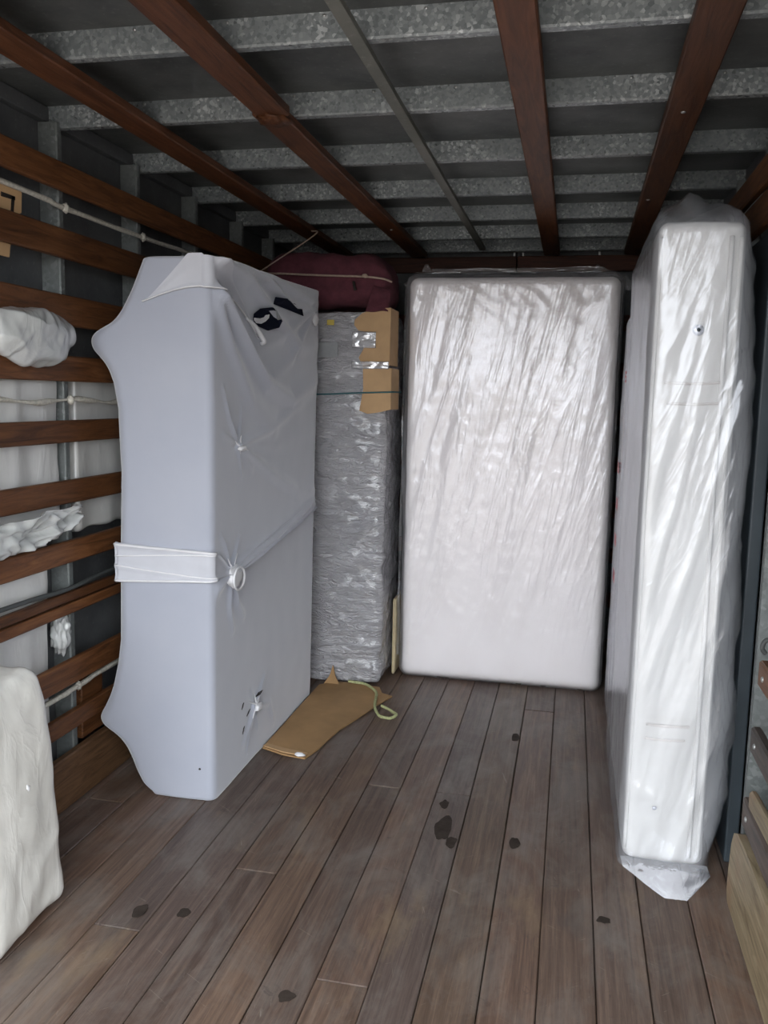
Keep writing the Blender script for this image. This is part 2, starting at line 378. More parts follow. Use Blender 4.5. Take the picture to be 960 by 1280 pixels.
V, F = blob((-.898, 2.54, 2.218), (.05, .05, .012), .5, 4, 3, 4); obj('splintered_end', V, F, M['batten'], ce)
box('metal_strip', (-.548, Y0, 2.236), (-.515, 4.95, 2.252), M['strip'], ce, .001)
box('edge_angle', (XL+.001, Y0, 2.27), (XL+.03, YB, 2.318), M['wallsheet'], ce, .002)
box('edge_angle', (XR-.03, Y0, 2.27), (XR-.001, YB, 2.318), M['wallsheet'], ce, .002)

# ------------------------------------------------------------------ setting: left wall
wl = struct(box('wall_left', (XL-.03, Y0, -.02), (XL, YB, ZC), M['wallsheet'], None, 0))
posts = [.54, 1.06, 1.58, 2.09, 2.60, 3.12, 3.645, 4.19, 4.65, 5.10]
for y in posts:      # folded channel posts
    prof = [(0, -1.718), (0, -1.656), (.004, -1.652), (.026, -1.652), (.030, -1.656), (.030, -1.718), (.026, -1.718), (.026, -1.657), (.004, -1.657), (.004, -1.718)]
    n = len(prof); V = [(px, y+py, z) for z in (0, 2.268) for py, px in prof]
    F = [(i, i+n, (i+1) % n+n, (i+1) % n) for i in range(n)]+[tuple(range(n)), tuple(range(2*n-1, n-1, -1))]
    po = obj('post', V, F, M['post'], wl, False)
SL = [(2.045, 2.13), (1.837, 1.927), (1.626, 1.722), (1.448, 1.530), (1.250, 1.322), (1.050, 1.126), (.852, .925), (.722, .753), (.680, .715), (.437, .521), (.278, .342)]
for k, (z0, z1) in enumerate(SL):
    z0, z1 = 1.42+(z0-1.42)*1.0118, 1.42+(z1-1.42)*1.0118
    y0 = Y0+.05
    s = box('slat', (-1.645, y0, z0), (-1.621, 5.2, z1), M['slat'], wl, .004)
    s.rotation_euler.x = random.uniform(-.0012, .0012)
    for y in posts[4:9]:
        v, f = blob((-1.620, y+.015+random.uniform(-.004, .004), (z0+z1)/2), (.003, .007, .007), 0, 1, 1)
        if z1-z0 > .05 and random.random() < .08: obj('bolt', v, f, M['bolt'], s)
box('kickboard', (-1.650, Y0+.05, .002), (-1.620, 3.0, .185), M['kick'], wl, .005)
box('kickboard', (-1.650, 3.005, .002), (-1.620, 5.2, .175), M['kick'], wl, .005)
box('short_brace', (-1.70, 2.66, .187), (-1.652, 2.80, .435), M['slat'], wl, .004)

# ------------------------------------------------------------------ setting: right wall
wr = struct(box('wall_right', (XR, Y0, -.02), (XR+.03, YB, ZC), M['wallpale'], None, 0))
for y in [.54, 1.06, 1.58, 2.09, 2.50, 3.12, 3.645, 4.19, 4.65, 5.10]:
    xp = .534 if y < 2.6 else .575
    prof = [(0, .638), (0, xp), (.030, xp), (.030, .638), (.026, .638), (.026, xp+.004), (.004, xp+.004), (.004, .638)]
    n = len(prof); V = [(px, y+py, z) for z in (0, 2.268) for py, px in prof]
    F = [(i, (i+1) % n, (i+1) % n+n, i+n) for i in range(n)]+[tuple(range(n-1, -1, -1)), tuple(range(n, 2*n))]
    obj('post', V, F, M['post'], wr, False)
for z0, z1, ye, mt in [(2.05, 2.13, 5.2, 'slat'), (1.925, 2.025, 3.3, 'slat'), (.695, .765, 2.33, 'slat'), (.505, .575, 2.36, 'greyslat'), (.285, .365, 2.39, 'greyslat'), (.98, 1.05, 2.25, 'slat'), (1.25, 1.33, 2.2, 'slat'), (1.55, 1.63, 2.2, 'slat')]:
    s = box('slat', (.503, Y0+.05, z0), (.530, ye, z1), M[mt], wr, .006)
    if ye < 3:
        v, f = blob((.502, ye-.06, (z0+z1)/2), (.004, .008, .008), 0, 1, 2); obj('bolt', v, f, M['bolt'], s)
s = box('slat', (.498, 1.2, .405), (.520, 2.30, .455), M['pale'], wr, .008); s.rotation_euler.x = -.06
# kickboard with a rounded, worn far end
poly = [(Y0+.05, .003), (2.47, .003), (2.492, .03), (2.49, .09), (2.475, .18), (2.45, .225), (2.40, .247), (2.30, .255), (Y0+.05, .262)]
v, f = prism(poly, lambda u, z: ((.500, u, z), (-1, 0, 0)), .034); kb = obj('kickboard', v, f, M['pale'], wr, False)
tube('hook', [(.525, 2.30, .83), (.510, 2.31, .82), (.505, 2.315, .80), (.515, 2.32, .785)], .006, M['cable'], wr)

# ------------------------------------------------------------------ setting: back wall
wb = struct(box('wall_back', (XL, YB, -.02), (XR, YB+.03, ZC), M['wallsheet'], None, 0))
box('header_board', (XL+.01, YB-.05, 2.155), (-.36, YB-.02, 2.243), M['header'], wb, .004)
box('header_board', (-.355, YB-.05, 2.155), (XR-.01, YB-.02, 2.243), M['header'], wb, .004)
for k in range(7): box('slat', (XL+.01, YB-.045, .2+k*.27), (XR-.01, YB-.02, .29+k*.27), M['header'], wb, .004)
for x in (-1.4, -.9, -.38, -.33, .1): box('hanger', (x, YB-.055, 2.243), (x+.012, YB-.045, 2.30), M['bolt'], wb, .001)

# ------------------------------------------------------------------ bed base under stretched knit cover (left)
bb = thing('bed_base', (-1.33, 3.25, 0), 'bed base stood on its long side under a stretched grey-blue fabric cover', 'bed base')
XS, YF = -1.165, 2.685
XLT = [(0, -1.405), (.030, -1.448), (.071, -1.470), (.115, -1.488), (.157, -1.509), (.185, -1.532), (.205, -1.557), (.222, -1.588), (.235, -1.604), (.259, -1.612), (.280, -1.604), (.303, -1.590), (.34, -1.572), (.380, -1.557), (.464, -1.537), (.55, -1.525), (.9, -1.518), (1.15, -1.51), (1.227, -1.514), (1.363, -1.518), (1.449, -1.533), (1.49, -1.549), (1.518, -1.567), (1.54, -1.588), (1.557, -1.605), (1.575, -1.613), (1.597, -1.613), (1.612, -1.602), (1.624, -1.585), (1.648, -1.536), (1.67, -1.513), (1.695, -1.494), (1.760, -1.458), (1.837, -1.424), (1.875, -1.408)]
KN = [(2.913, 1.233), (2.843, .798), (3.084, .214), (3.80, 1.765)]
def seg_d(y, z, a, b):
    dx, dz = b[0]-a[0], b[1]-a[1]; L2 = dx*dx+dz*dz; t = max(0, min(1, ((y-a[0])*dx+(z-a[1])*dz)/L2))
    return math.hypot(y-a[0]-t*dx, z-a[1]-t*dz), t
RID = [  # polyline ridges on the side: points, start width, end width, height
 ([KN[0], (3.25, 1.10), (3.6, .99), (3.9, .95)], .014, .03, .010), ([KN[0], (3.25, 1.27), (3.6, 1.36), (3.92, 1.46)], .012, .035, .009),
 ([KN[0], (3.3, 1.2), (3.9, 1.25)], .010, .04, .004), ([KN[0], (2.83, 1.33), (2.78, 1.43)], .008, .012, .007), ([KN[0], (2.95, 1.36)], .008, .010, .006),
 ([KN[0], (2.95, 1.12)], .008, .010, .005), ([KN[0], (2.78, 1.28)], .006, .012, .005), ([KN[0], (3.05, 1.14)], .008, .02, .006),
 ([KN[1], (3.2, .825), (3.55, .865), (3.93, .925)], .014, .02, .016), ([KN[1], (2.79, .90), (2.76, .93)], .006, .01, .006), ([KN[1], (2.93, .90)], .006, .01, .007),
 ([KN[1], (2.90, .66), (2.96, .60)], .014, .02, .009), ([KN[1], (2.83, .66), (2.86, .57)], .012, .015, .007), ([KN[1], (2.69, .74)], .01, .03, .012),
 ([KN[2], (3.2, .29)], .006, .012, .007), ([KN[2], (2.97, .10)], .008, .015, .008), ([KN[2], (3.04, .28)], .006, .01, .006), ([KN[2], (3.25, .16), (3.3, .07)], .012, .02, .007), ([KN[2], (3.02, .12), (3.0, .05)], .006, .01, .006), ([KN[2], (3.12, .1)], .006, .01, .005),
 ([(2.70, 1.76), (2.95, 1.60), (3.2, 1.45), (3.5, 1.38), (3.9, 1.47)], .02, .04, .022), ([(2.70, 1.74), (2.85, 1.56), (3.05, 1.38), (3.3, 1.28)], .02, .05, .012),
 ([(2.70, 1.86), (3.0, 1.82), (3.3, 1.70), (3.6, 1.60), (3.9, 1.62)], .02, .04, .018), ([(2.72, 1.87), (3.2, 1.84), (3.5, 1.76), KN[3]], .015, .02, .016), ([(3.0, 1.88), (3.5, 1.83), (3.8, 1.80), (3.93, 1.80)], .012, .02, .012),
 ([KN[3], (3.92, 1.86)], .01, .012, .010), ([KN[3], (3.93, 1.74)], .008, .012, .010), ([KN[3], (3.92, 1.66)], .01, .02, .012), ([KN[3], (3.4, 1.64), (3.1, 1.58)], .012, .04, .010), ([KN[3], (3.5, 1.55), (3.3, 1.48)], .015, .04, .010)]
def side_d(y, z):
    d = tot = top = 0
    for pts, w0, w1, h in RID:
        best = None; n = len(pts)-1
        for k in range(n):
            dd, t = seg_d(y, z, pts[k], pts[k+1])
            if best is None or dd < best[0]: best = (dd, (k+t)/n)
        ww = w0+(w1-w0)*best[1]
        if best[0] < 3*ww: q = 2.1*h*(1-.6*best[1])*math.exp(-(best[0]/ww)**2); tot += q; top = max(top, q)
    d = top+.15*min(tot-top, .03)
    for ky, kz in KN:
        r = math.hypot(y-ky, z-kz)
        if r < .2: d += -.008*math.exp(-(r/.035)**2)
    d += .004*nz(y*2, z*2, 3)+.0015*nz(y*9, z*9, 5)
    fade = min(1, (y-YF)/.05, (3.93-y)/.14); return d*max(0, fade)
def ztop(y): return 1.870+.038*max(0, (y-2.7)/1.2)
def side_pt(y, z, off=0): return Vector((XS+side_d(y, z)+off, y, z))
def base_ring(z, zt=0, inset=0):
    ring = []; xl = smooth_lerp(XLT, z)+inset; yb = 3.845+.075*z/1.87-inset; R = .028; xs = XS-inset; yf = YF+inset
    nf, ns = 44, 150
    for i in range(nf):                        # front end, left to right
        t = i/nf; x = xl+.006+(xs-R-xl-.006)*t
        ring.append((x, yf+.012*(1-t)**6*0+.006*math.sin(math.pi*t)*-.5+.018*max(0, 1-t*9)**2, z))
    for i in range(6):                          # rounded upright corner
        a = -math.pi/2+math.pi/2*i/6; ring.append((xs-R+R*math.cos(a), yf+R+R*math.sin(a), z))
    for i in range(ns+1):
        y = yf+R+(yb-.02-yf-R)*i/ns; ring.append((xs+side_d(y, z), y, z))
    for i in range(1, 12): t = i/12; ring.append((xs-.02+(-1.45-xs)*t, yb, z))
    for i in range(30):                         # far side, drawn out over the second pair of feet
        t = i/30; y = yb-(yb-yf-.02)*t; k = .75+.25*abs(2*t-1)**2
        ring.append((-1.44+(xl+1.44)*k, y, z))
    return ring
rows = []
zs = [0.0]+[1.87*k/230 for k in range(1, 229)]
for z in zs: rows.append(base_ring(z))
RT = .03
for k in range(1, 7):
    a = math.pi/2*k/6; rows.append(base_ring(1.87*228/230+RT*.3*math.sin(a), 0, RT*(1-math.cos(a))))
V = []; n = len(rows[0])
for r in rows:
    for x, y, z in r: V.append((x, y, z*(ztop(y)/1.870)))
F = [(j*n+i, j*n+(i+1) % n, (j+1)*n+(i+1) % n, (j+1)*n+i) for j in range(len(rows)-1) for i in range(n)]
F.append(tuple(range((len(rows)-1)*n, len(rows)*n))); F.append(tuple(range(n-1, -1, -1)))
obj('fabric_cover', V, F, M['knit'], bb)
# white band tied round the middle
def band(u, v):
    ru = u*1.0
    if ru < .45:
        t = ru/.45; x = -1.527+(XS-.02+1.527)*t; y = YF-.008; zt_, zb_ = .903-.013*t, .762+.020*t; nn = Vector((0, -1, 0))
        if t < .03: y += .01
    elif ru < .5:
        a = (ru-.45)/.05*math.pi/2; x = XS-.02+.028*math.sin(a); y = YF+.02-.028*math.cos(a); zt_, zb_ = .890-.004*a, .782+.002*a; nn = Vector((math.sin(a), -math.cos(a), 0))
    elif ru < .62:
        t = (ru-.5)/.12; y = YF+.02+(KN[1][0]-YF-.02)*t; s = t*t*(3-2*t); zt_ = .884+(KN[1][1]+.012-.884)*s; zb_ = .785+(KN[1][1]-.012-.785)*s; x = XS+.009; nn = Vector((1, 0, 0))
    else:
        t = (ru-.62)/.38; y = KN[1][0]+(3.86-KN[1][0])*t; zc = KN[1][1]+(.918-KN[1][1])*t; h = .010+.012*t; zt_, zb_ = zc+h, zc-h; x = XS+.010; nn = Vector((1, 0, 0))
    z = zb_+(zt_-zb_)*v
    fold = .006*math.exp(-((v-.93)/.06)**2)+.006*math.exp(-((v-.08)/.06)**2)+.006*math.exp(-((v-(.42-.32*min(1, ru/.45)))/.05)**2)+.002*nz(ru*12, v*4, 2)
    if v in (0, 1): fold -= .007
    p = Vector((x, y, z))
    if ru >= .5: p.x = XS+max(side_d(y, z), 0 if ru < .55 else -.01)+.003
    return p+nn*fold
V, F = grid(150, 24, band); bnd = b = obj('tied_band', V, F, M['band'], bb); b['label'] = 'white fabric band tied round the middle'
for v0, v1 in ((.96, .96), (.05, .05), (.45, .12), (.66, .9)):
    P = [Vector(band(.002+.5*k/30, v0+(v1-v0)*k/30)) for k in range(31)]
    V, F = tube_geo([p+Vector((0, -.001, 0)) for p in P], lambda t: .0042 if v0 in (.96, .05) else .0026, 6); obj('rolled_edge', V, F, M['whitecloth'], bnd)
# doubled white fold over the upper front corner
def flap(u, v):
    # u runs from the tip on the front round the corner to the curl on the side; v from lower hem to upper edge
    if u < .5:
        t = u/.5; x = -1.404+(XS-.024+1.404)*t; y = YF-.006; zl = 1.714+.046*math.sin(t*math.pi/2)
        zu = zl+.150*min(1, t*1.05)**1.3*(1 if t < .75 else 1-.22*(t-.75)*4) ; zu = min(zu, 1.868)
        p = Vector((x, y, zl+(zu-zl)*v)); nn = Vector((0, -1, 0))
    elif u < .58:
        a = (u-.5)/.08*math.pi/2; p = Vector((XS-.024+.028*math.sin(a)+.004, YF+.02-.03*math.cos(a), 1.757+(.105-.002*a)*v)); nn = Vector((math.sin(a), -math.cos(a), 0))
    else:
        t = (u-.58)/.42; y = YF+.024+(3.10-YF-.024)*t; zl = 1.757-.03*t-.105*t*t; zu = min(zl+.105*max(0, 1-t)**1.2+.012, 1.858)
        z = zl+(zu-zl)*v; p = Vector((XS+side_d(y, z)+.005, y, z)); nn = Vector((1, 0, 0))
    return p+nn*(.007*math.exp(-(v/.09)**2)+.002*nz(u*6, v*3, 1)-(.008 if v == 0 or u == 0 else 0))
V, F = grid(110, 18, flap); b = obj('folded_flap', V, F, M['band'], bb); b['label'] = 'doubled white fold over the top corner'
tube('curled_hem', [side_pt(2.98, 1.69, .006), side_pt(3.06, 1.665, .012), side_pt(3.10, 1.635, .018), side_pt(3.12, 1.615, .02), side_pt(3.105, 1.605, .012)], lambda t: .006+.004*math.sin(t*3.1), M['whitecloth'], bb)
P = [Vector(flap(.004+.96*k/50, .03)) for k in range(51)]
V, F = tube_geo([p+Vector((0, 0, 0)) for p in P], .0026, 6); obj('hem', V, F, M['whitecloth'], b)
# knots
def knot(y, z, rad, seed, parts):
    V, F = blob((XS+.018, y, z-rad[2]*.6), rad, .35, 2.2, 3, seed); k = obj('knot', V, F, M['whitecloth'], bb)
    for a, L in parts:
        p0 = Vector((XS+.010, y, z)); p1 = side_pt(y+L*math.cos(a)*1.6, z+L*math.sin(a), .002)
        tube('pucker', [p0, (p0+p1)/2+Vector((-.001, 0, 0)), p1], lambda t: .0055*(1-.8*t), M['whitecloth'], k, 5, 6)
knot(*KN[1], (.016, .060, .040), 1, [(2.0, .05), (1.0, .06), (.3, .05)])
knot(*KN[0], (.012, .030, .010), 5, [(-.5, .035), (2.4, .03), (1.3, .04), (-1.2, .03)])
knot(*KN[2], (.012, .030, .014), 9, [(.6, .05), (2.5, .05), (-2.2, .05), (-1.0, .04), (1.5, .04)])
knot(3.80, 1.775, (.010, .035, .028), 12, [(2.4, .03), (-2.2, .035), (-1.2, .03)])
# loop under the middle knot
lp = [Vector((XS+.034, KN[1][0]+.052*math.sin(a)*.95, KN[1][1]-.030+.040*math.cos(a))) for a in [2*math.pi*k/12 for k in range(13)]]
V, F = tube_geo(catmull(lp, 4), .0042, 7); obj('knot_loop', V, F, M['whitecloth'], bb)
def on_side(off): return lambda y, z: (side_pt(y, z, off), (1, 0, 0))
el = [(3.172, 1.746), (3.109, 1.735), (3.055, 1.711), (3.047, 1.689), (3.067, 1.676), (3.11, 1.669), (3.205, 1.662), (3.292, 1.680), (3.304, 1.707), (3.29, 1.735), (3.24, 1.75)][::-1]
V, F = prism(el, on_side(.010), .003); b = obj('printed_mark', V, F, M['black'], bb, False); b['label'] = 'round black printed mark with white comma'
cm = [(3.049, 1.696), (3.109, 1.699), (3.147, 1.707), (3.159, 1.716), (3.179, 1.720), (3.188, 1.708), (3.166, 1.693), (3.122, 1.681), (3.073, 1.679), (3.049, 1.687)][::-1]
V, F = prism([(y, z) for y, z in cm], on_side(.0125), .002); obj('comma_print', V, F, M['whitecloth'], b, False)
cm = [(3.237, 1.728), (3.264, 1.752), (3.29, 1.740), (3.285, 1.712), (3.25, 1.706)][::-1]
V, F = prism(cm, on_side(.0125), .002); obj('comma_print', V, F, M['label'], b, False)
V, F = prism([(3.277, 1.796), (3.36, 1.799), (3.432, 1.798), (3.52, 1.796), (3.611, 1.791), (3.596, 1.753), (3.51, 1.757), (3.418, 1.762), (3.34, 1.766), (3.264, 1.768)][::-1], on_side(.012), .003); b = obj('dark_strip', V, F, M['black'], bb, False); b['label'] = 'navy strip beside the round mark'
for y, z, dy, dz in [(2.955, .252, .012, .010), (3.015, .205, .02, .008), (3.12, .245, .025, .008), (2.96, .155, .012, .012)]:
    V, F = prism([(y-dy, z-dz), (y, z-dz*.4), (y+dy, z+dz), (y, z+dz*.7)], on_side(.004), .002); obj('tear', V, F, M['ink'], bb, False)
V, F = blob((-1.215, YF-.004, .115), (.005, .003, .004), .1, 1, 1); obj('speck', V, F, M['ink'], bb)

# ------------------------------------------------------------------ silvery wrapped mattress behind it
sv = thing('wrapped_mattress', (-1.15, 4.25, 0), 'upright mattress shrouded in silvery crinkled stretch wrap with cardboard corner', 'mattress')
def sdisp(p, n):
    if n.y > .5: return 0
    return .010*ridge(p.x*3, p.y*3, p.z*11)+.006*ridge(p.x*7+3, p.y*7, p.z*22)+.004*nz(p.x*30, p.y*30, p.z*40)-.008
V, F = roundbox((-1.46, 4.03, .002), (-.868, 4.46, 1.815), .035, .014, sdisp); obj('stretch_wrap', V, F, M['silver'], sv)
def on_front(y0, amp=.004): return lambda x, z: ((x, y0+amp*nz(x*8, z*8, 4), z), (0, -1, 0))
def torn(pts, n=4, amp=.006, s=0):
    out = []
    for k, (a, b) in enumerate(zip(pts, pts[1:]+pts[:1])):
        for q in range(n):
            t = q/n; out.append((a[0]+(b[0]-a[0])*t+amp*nz(k*3+q, s, 1)*(q > 0), a[1]+(b[1]-a[1])*t+amp*nz(k*3+q, s, 7)*(q > 0)))
    return out
V, F = prism(torn([(-1.02, 1.775), (-.985, 1.805), (-.93, 1.825), (-.85, 1.83), (-.85, 1.565), (-.975, 1.555), (-.998, 1.60), (-.97, 1.65), (-.92, 1.66), (-.92, 1.715), (-1.0, 1.725), (-1.022, 1.75)], 3, .008, 2), on_front(4.012), .005); c1 = obj('cardboard_pad', V, F, M['card'], sv, False)
box('cardboard_return', (-.852, 4.012, 1.565), (-.847, 4.20, 1.83), M['card'], sv, .001)
V, F = prism(torn([(-.975, 1.548), (-.84, 1.552), (-.838, 1.36), (-.90, 1.345), (-.95, 1.338), (-.990, 1.352), (-.972, 1.45)], 3, .006, 5), on_front(4.008), .005); obj('cardboard_pad', V, F, M['card'], sv, False)
box('cardboard_return', (-.842, 4.010, 1.36), (-.837, 4.19, 1.552), M['card'], sv, .001)
V, F = solid_grid(26, 12, lambda u, v: ((-1.03+.115*u, 4.004+.003*ridge(u*2, v*2, 2), 1.645+.075*v), (0, -1, 0)), .001); obj('tape', V, F, M['tape'], sv)
V, F = solid_grid(30, 8, lambda u, v: ((-1.03+.18*u, 4.003+.003*ridge(u*3, v*2, 6), 1.548+.035*v), (0, -1, 0)), .001); obj('tape', V, F, M['tape'], sv)
tube('string', [(-1.46, 4.015, 1.42), (-1.19, 4.008, 1.425), (-1.0, 4.004, 1.435), (-.84, 4.0, 1.442), (-.832, 4.05, 1.443), (-.83, 4.2, 1.443)], .0035, M['teal'], sv)
V, F = prism([(-1.155, 1.75), (-1.12, 1.75), (-1.12, 1.775), (-1.155, 1.775)], on_front(4.012), .002); obj('sticker', V, F, M['yellow'], sv, False)
V, F = prism([(-1.20, 1.60), (-1.10, 1.60), (-1.10, 1.67), (-1.20, 1.67)], on_front(4.012), .002); obj('paper_label', V, F, M['label'], sv, False)

# ------------------------------------------------------------------ maroon blanket bundle on top
mb = thing('blanket_bundle', (-1.15, 4.22, 1.80), 'rolled maroon blanket tied with twine on top of the silvery mattress', 'blanket')
def mdisp(p, n): return .022*nz(p.x*5, p.y*5, p.z*6)+.010*ridge(p.x*10, p.y*9, p.z*5+2)+.004*nz(p.x*40, p.y*40, p.z*40)-.008
def mwarp(p):
    t = (p.x+1.48)/.66
    if t > .62 and p.z > 1.95: p.z -= .10*((t-.62)/.38)**2*((p.z-1.95)/.15)
    return p
V, F = roundbox((-1.50, 4.075, 1.842), (-.875, 4.44, 2.11), .085, .02, mdisp, mwarp); bd = obj('blanket_roll', V, F, M['maroon'], mb)
V, F = solid_grid(16, 12, lambda u, v: ((-.965+.105*u+.02*v*(1-u), 3.998+.062*v+.008*nz(u*3, v*3, 1)+.01*u, 1.812+.125*v-.02*u*v+.012*nz(u*2, 5, 2)*(1-v)), (0, -1, 0)), .012); obj('hanging_corner', V, F, M['maroon'], mb)
tube('twine', [(-1.50, 4.08, 2.00), (-1.40, 4.058, 1.995), (-1.2, 4.053, 1.985), (-1.0, 4.055, 1.978), (-.90, 4.062, 1.968), (-.868, 4.11, 1.96)], .005, M['twine'], mb)
V, F = blob((-.985, 4.053, 1.98), (.016, .010, .010), .3, 3, 2); obj('twine_knot', V, F, M['twine'], mb)
tube('toggle', [(-1.04, 4.058, 1.955), (-1.035, 4.052, 1.935), (-1.03, 4.055, 1.915)], .007, M['ink'], mb)
tag(tube('hanging_string', [(-1.300, 4.225, 2.222), (-1.262, 4.195, 2.210), (-1.30, 4.135, 2.158), (-1.375, 4.03, 2.075), (-1.44, 3.94, 2.002), (-1.475, 3.89, 1.962)], .0035, M['twine']), 'taut brown string running from a ceiling batten down to the left', 'string')

# ------------------------------------------------------------------ white mattress in clear film, at the back
m2 = thing('plastic_wrapped_mattress', (-.30, 4.32, 0), 'off-white mattress in clear wrinkled plastic, upright and facing out at the back', 'mattress')
def core(p, n): return .003*nz(p.x*6, p.y*6, p.z*6)
V, F = roundbox((-.802, 4.212, .004), (.192, 4.42, 1.995), .045, .04, core); obj('mattress_core', V, F, M['matw'], m2)
def fdisp(p, n):
    if n.y > .5: return 0
    x, z = p.x, p.z; u = x*math.cos(.22)+(-z)*math.sin(.22)*-1*-1; u = x-.20*(z-1.0); vv = z+.2*x
    k = min(1, max(.25, (z-.15)/1.1))
    a = .012*k*max(0, ridge(u*7, vv*.7, 1)-.3)+.005*k*max(0, ridge(u*17+5, vv*1.1, 4)-.3)+.0012*ridge(x*20, z*14, 9)
    top = max(0, (z-1.7)/.3); a += .004*top*ridge(x*12+z*8, z*9, 3)
    return a
V, F = roundbox((-.812, 4.199, .002), (.200, 4.428, 2.006), .05, .012, fdisp); obj('plastic_bag', V, F, M['film'], m2)
# loose film gathered at the top corners and along the sides
def loose(p0, p1, width, amp, seed, n=30):
    p0, p1 = Vector(p0), Vector(p1); d = (p1-p0)
    side = Vector(width)
    def f(u, v):
        wv = amp*(nz(u*7+seed, v*3, 1)+.5*ridge(u*15, v*6, seed))
        return p0+d*u+side*v*(1+.35*nz(u*5, seed, 2))+Vector((wv*.3, wv, wv*.3))
    return grid(n, 10, f)
for a, b, wd, s in [((-.82, 4.26, 1.93), (-.70, 4.26, 2.02), (-.025, .03, .045), 1), ((-.815, 4.23, .1), (-.815, 4.23, 1.95), (-.018, .03, 0), 2), ((.05, 4.24, 2.01), (.23, 4.26, 1.93), (.03, .03, .045), 3), ((.200, 4.22, .05), (.202, 4.22, 1.95), (.008, .05, 0), 4), ((-.70, 4.24, 2.012), (.10, 4.24, 2.012), (0, .02, .028), 5)]:
    V, F = loose(a, b, wd, .010, s, 60); obj('loose_film', V, F, M['film'], m2)
tag(obj('foam_sheet', *roundbox((-.846, 4.225, .003), (-.834, 4.50, .40), .008, .05), M['foam']), 'cream foam edge between silvery wrap and off-white mattress', 'foam')

# ------------------------------------------------------------------ tall mattress in milky bag on the right
ma = thing('bagged_mattress', (.335, 3.12, 0), 'tall white mattress in a loose clear bag, narrow edge towards the opening', 'mattress')
def acore(p, n):
    d = .004*nz(p.x*8, p.y*5, p.z*5)
    if n.y < -.7:
        d += .006*math.cos((p.x-.33)/.23*math.pi)
        for zz in (1.475, 1.42, .46, .415): d -= .006*math.exp(-((p.z-zz)/.006)**2)*(1 if .25 < p.x < .415 else 0)
    return d
V, F = roundbox((.215, 2.622, .015), (.452, 3.61, 1.925), .03, .018, acore); co = obj('mattress_core', V, F, M['mata'], ma)
for x, y in ((.222, 2.628), (.408, 2.612), (.436, 2.624), (.222, 3.60)):
    tube('piping', [(x, y, .05), (x+.002, y, .6), (x-.002, y, 1.2), (x, y, 1.88)], .0065, M['mata'], co, 12)
for zz_, xa, xb in ((1.476, .252, .412), (1.418, .262, .408), (.459, .262, .385), (.415, .260, .376)):
    tube('stitched_seam', [(xa, 2.611, zz_), ((xa+xb)/2, 2.609, zz_-.001), (xb, 2.611, zz_+.003)], .0035, M['matb'], co)
V, F = blob((.334, 2.606, 1.624), (.016, .008, .016), 0, 1, 3); bt = obj('button', V, F, M['button'], ma)
V, F = blob((.334, 2.598, 1.624), (.006, .004, .006), 0, 1, 2); obj('button_centre', V, F, M['panel'], bt)
V, F = blob((.300, 2.602, .20), (.007, .004, .006), 0, 1, 2); obj('eyelet', V, F, M['button'], ma)
XRT = [(0, .462), (.06, .468), (.12, .482), (.25, .502), (.5, .508), (.8, .500), (1.0, .494), (1.25, .500), (1.45, .496), (1.65, .482), (1.85, .466), (1.93, .452), (1.97, .435), (2.0, .41), (2.02, .39)]
def bag_ring(z, n1=46, n2=60):
    xr = smooth_lerp(XRT, z); t = max(0, (z-1.90)/.12); xl = .203+.045*t*t; yf = 2.604+.16*t**1.6; yb = 3.64-.35*t; R = .03*(1-t)+.01
    ring = []
    for i in range(n1):
        q = i/n1; x = xl+R+(xr-xl-2*R)*q; ring.append((x, yf, z, 0, -1))
    for i in range(5): a = -math.pi/2+math.pi/2*i/5; ring.append((xr-R+R*math.cos(a), yf+R+R*math.sin(a), z, math.cos(a), math.sin(a)))
    for i in range(n2): ring.append((xr, yf+R+(yb-yf-2*R)*i/n2, z, 1, 0))
    for i in range(12): ring.append((xr+(xl-xr)*i/12, yb, z, 0, 1))
    for i in range(n2): ring.append((xl, yb-R+(yf+R-yb+R)*i/n2, z, -1, 0))
    for i in range(5): a = math.pi+math.pi/2*i/5; ring.append((xl+R+R*math.cos(a), yf+R+R*math.sin(a), z, math.cos(a), math.sin(a)))
    return ring
V = []; zz = [.004+2.012*k/190 for k in range(191)]; n = None
for z in zz:
    rg = bag_ring(z); n = len(rg)
    for x, y, z_, nx, ny in rg:
        if ny < -.3:     # front: long diagonal pulls and fine crumples
            u = x-.20*(z_-1.0); d = .008*max(0, ridge(u*11, z_*.9, 2)-.25)+.0025*max(0, ridge(u*30, z_*3, 5))+.0008*nz(x*50, z_*40, 1)
            if z_ < .35: d += .006*ridge(x*7+z_*6, z_*7, 8)*min(1, (.35-z_)/.1)
            d = -d*(1-.0)
            x2, y2 = x, y+d
        elif nx > .3:
            d = .014*ridge(y*4, z_*5, 3)+.008*ridge(y*12, z_*10, 6)-.008; x2, y2 = x+d*min(1, 1), y
        elif nx < -.3:
            d = .004*ridge(y*8, z_*1.5, 4)+.002*nz(y*20, z_*8, 2); x2, y2 = x+d-.003, y
        else: x2, y2 = x, y
        zt = z_
        if z_ > 1.93: zt = z_+(z_-1.93)/.09*(.022*nz(x*18, 3, 1)+.012*nz(x*40, y*3, 2)+.02*max(0, math.cos((x-.315)/.035*1.2))-.018)
        V.append((x2, y2, max(.003, zt)))
F = [(j*n+i, j*n+(i+1) % n, (j+1)*n+(i+1) % n, (j+1)*n+i) for j in range(len(zz)-1) for i in range(n)]
F.append(tuple(range((len(zz)-1)*n, len(zz)*n)))
obj('plastic_bag', V, F, M['filmbag'], ma)
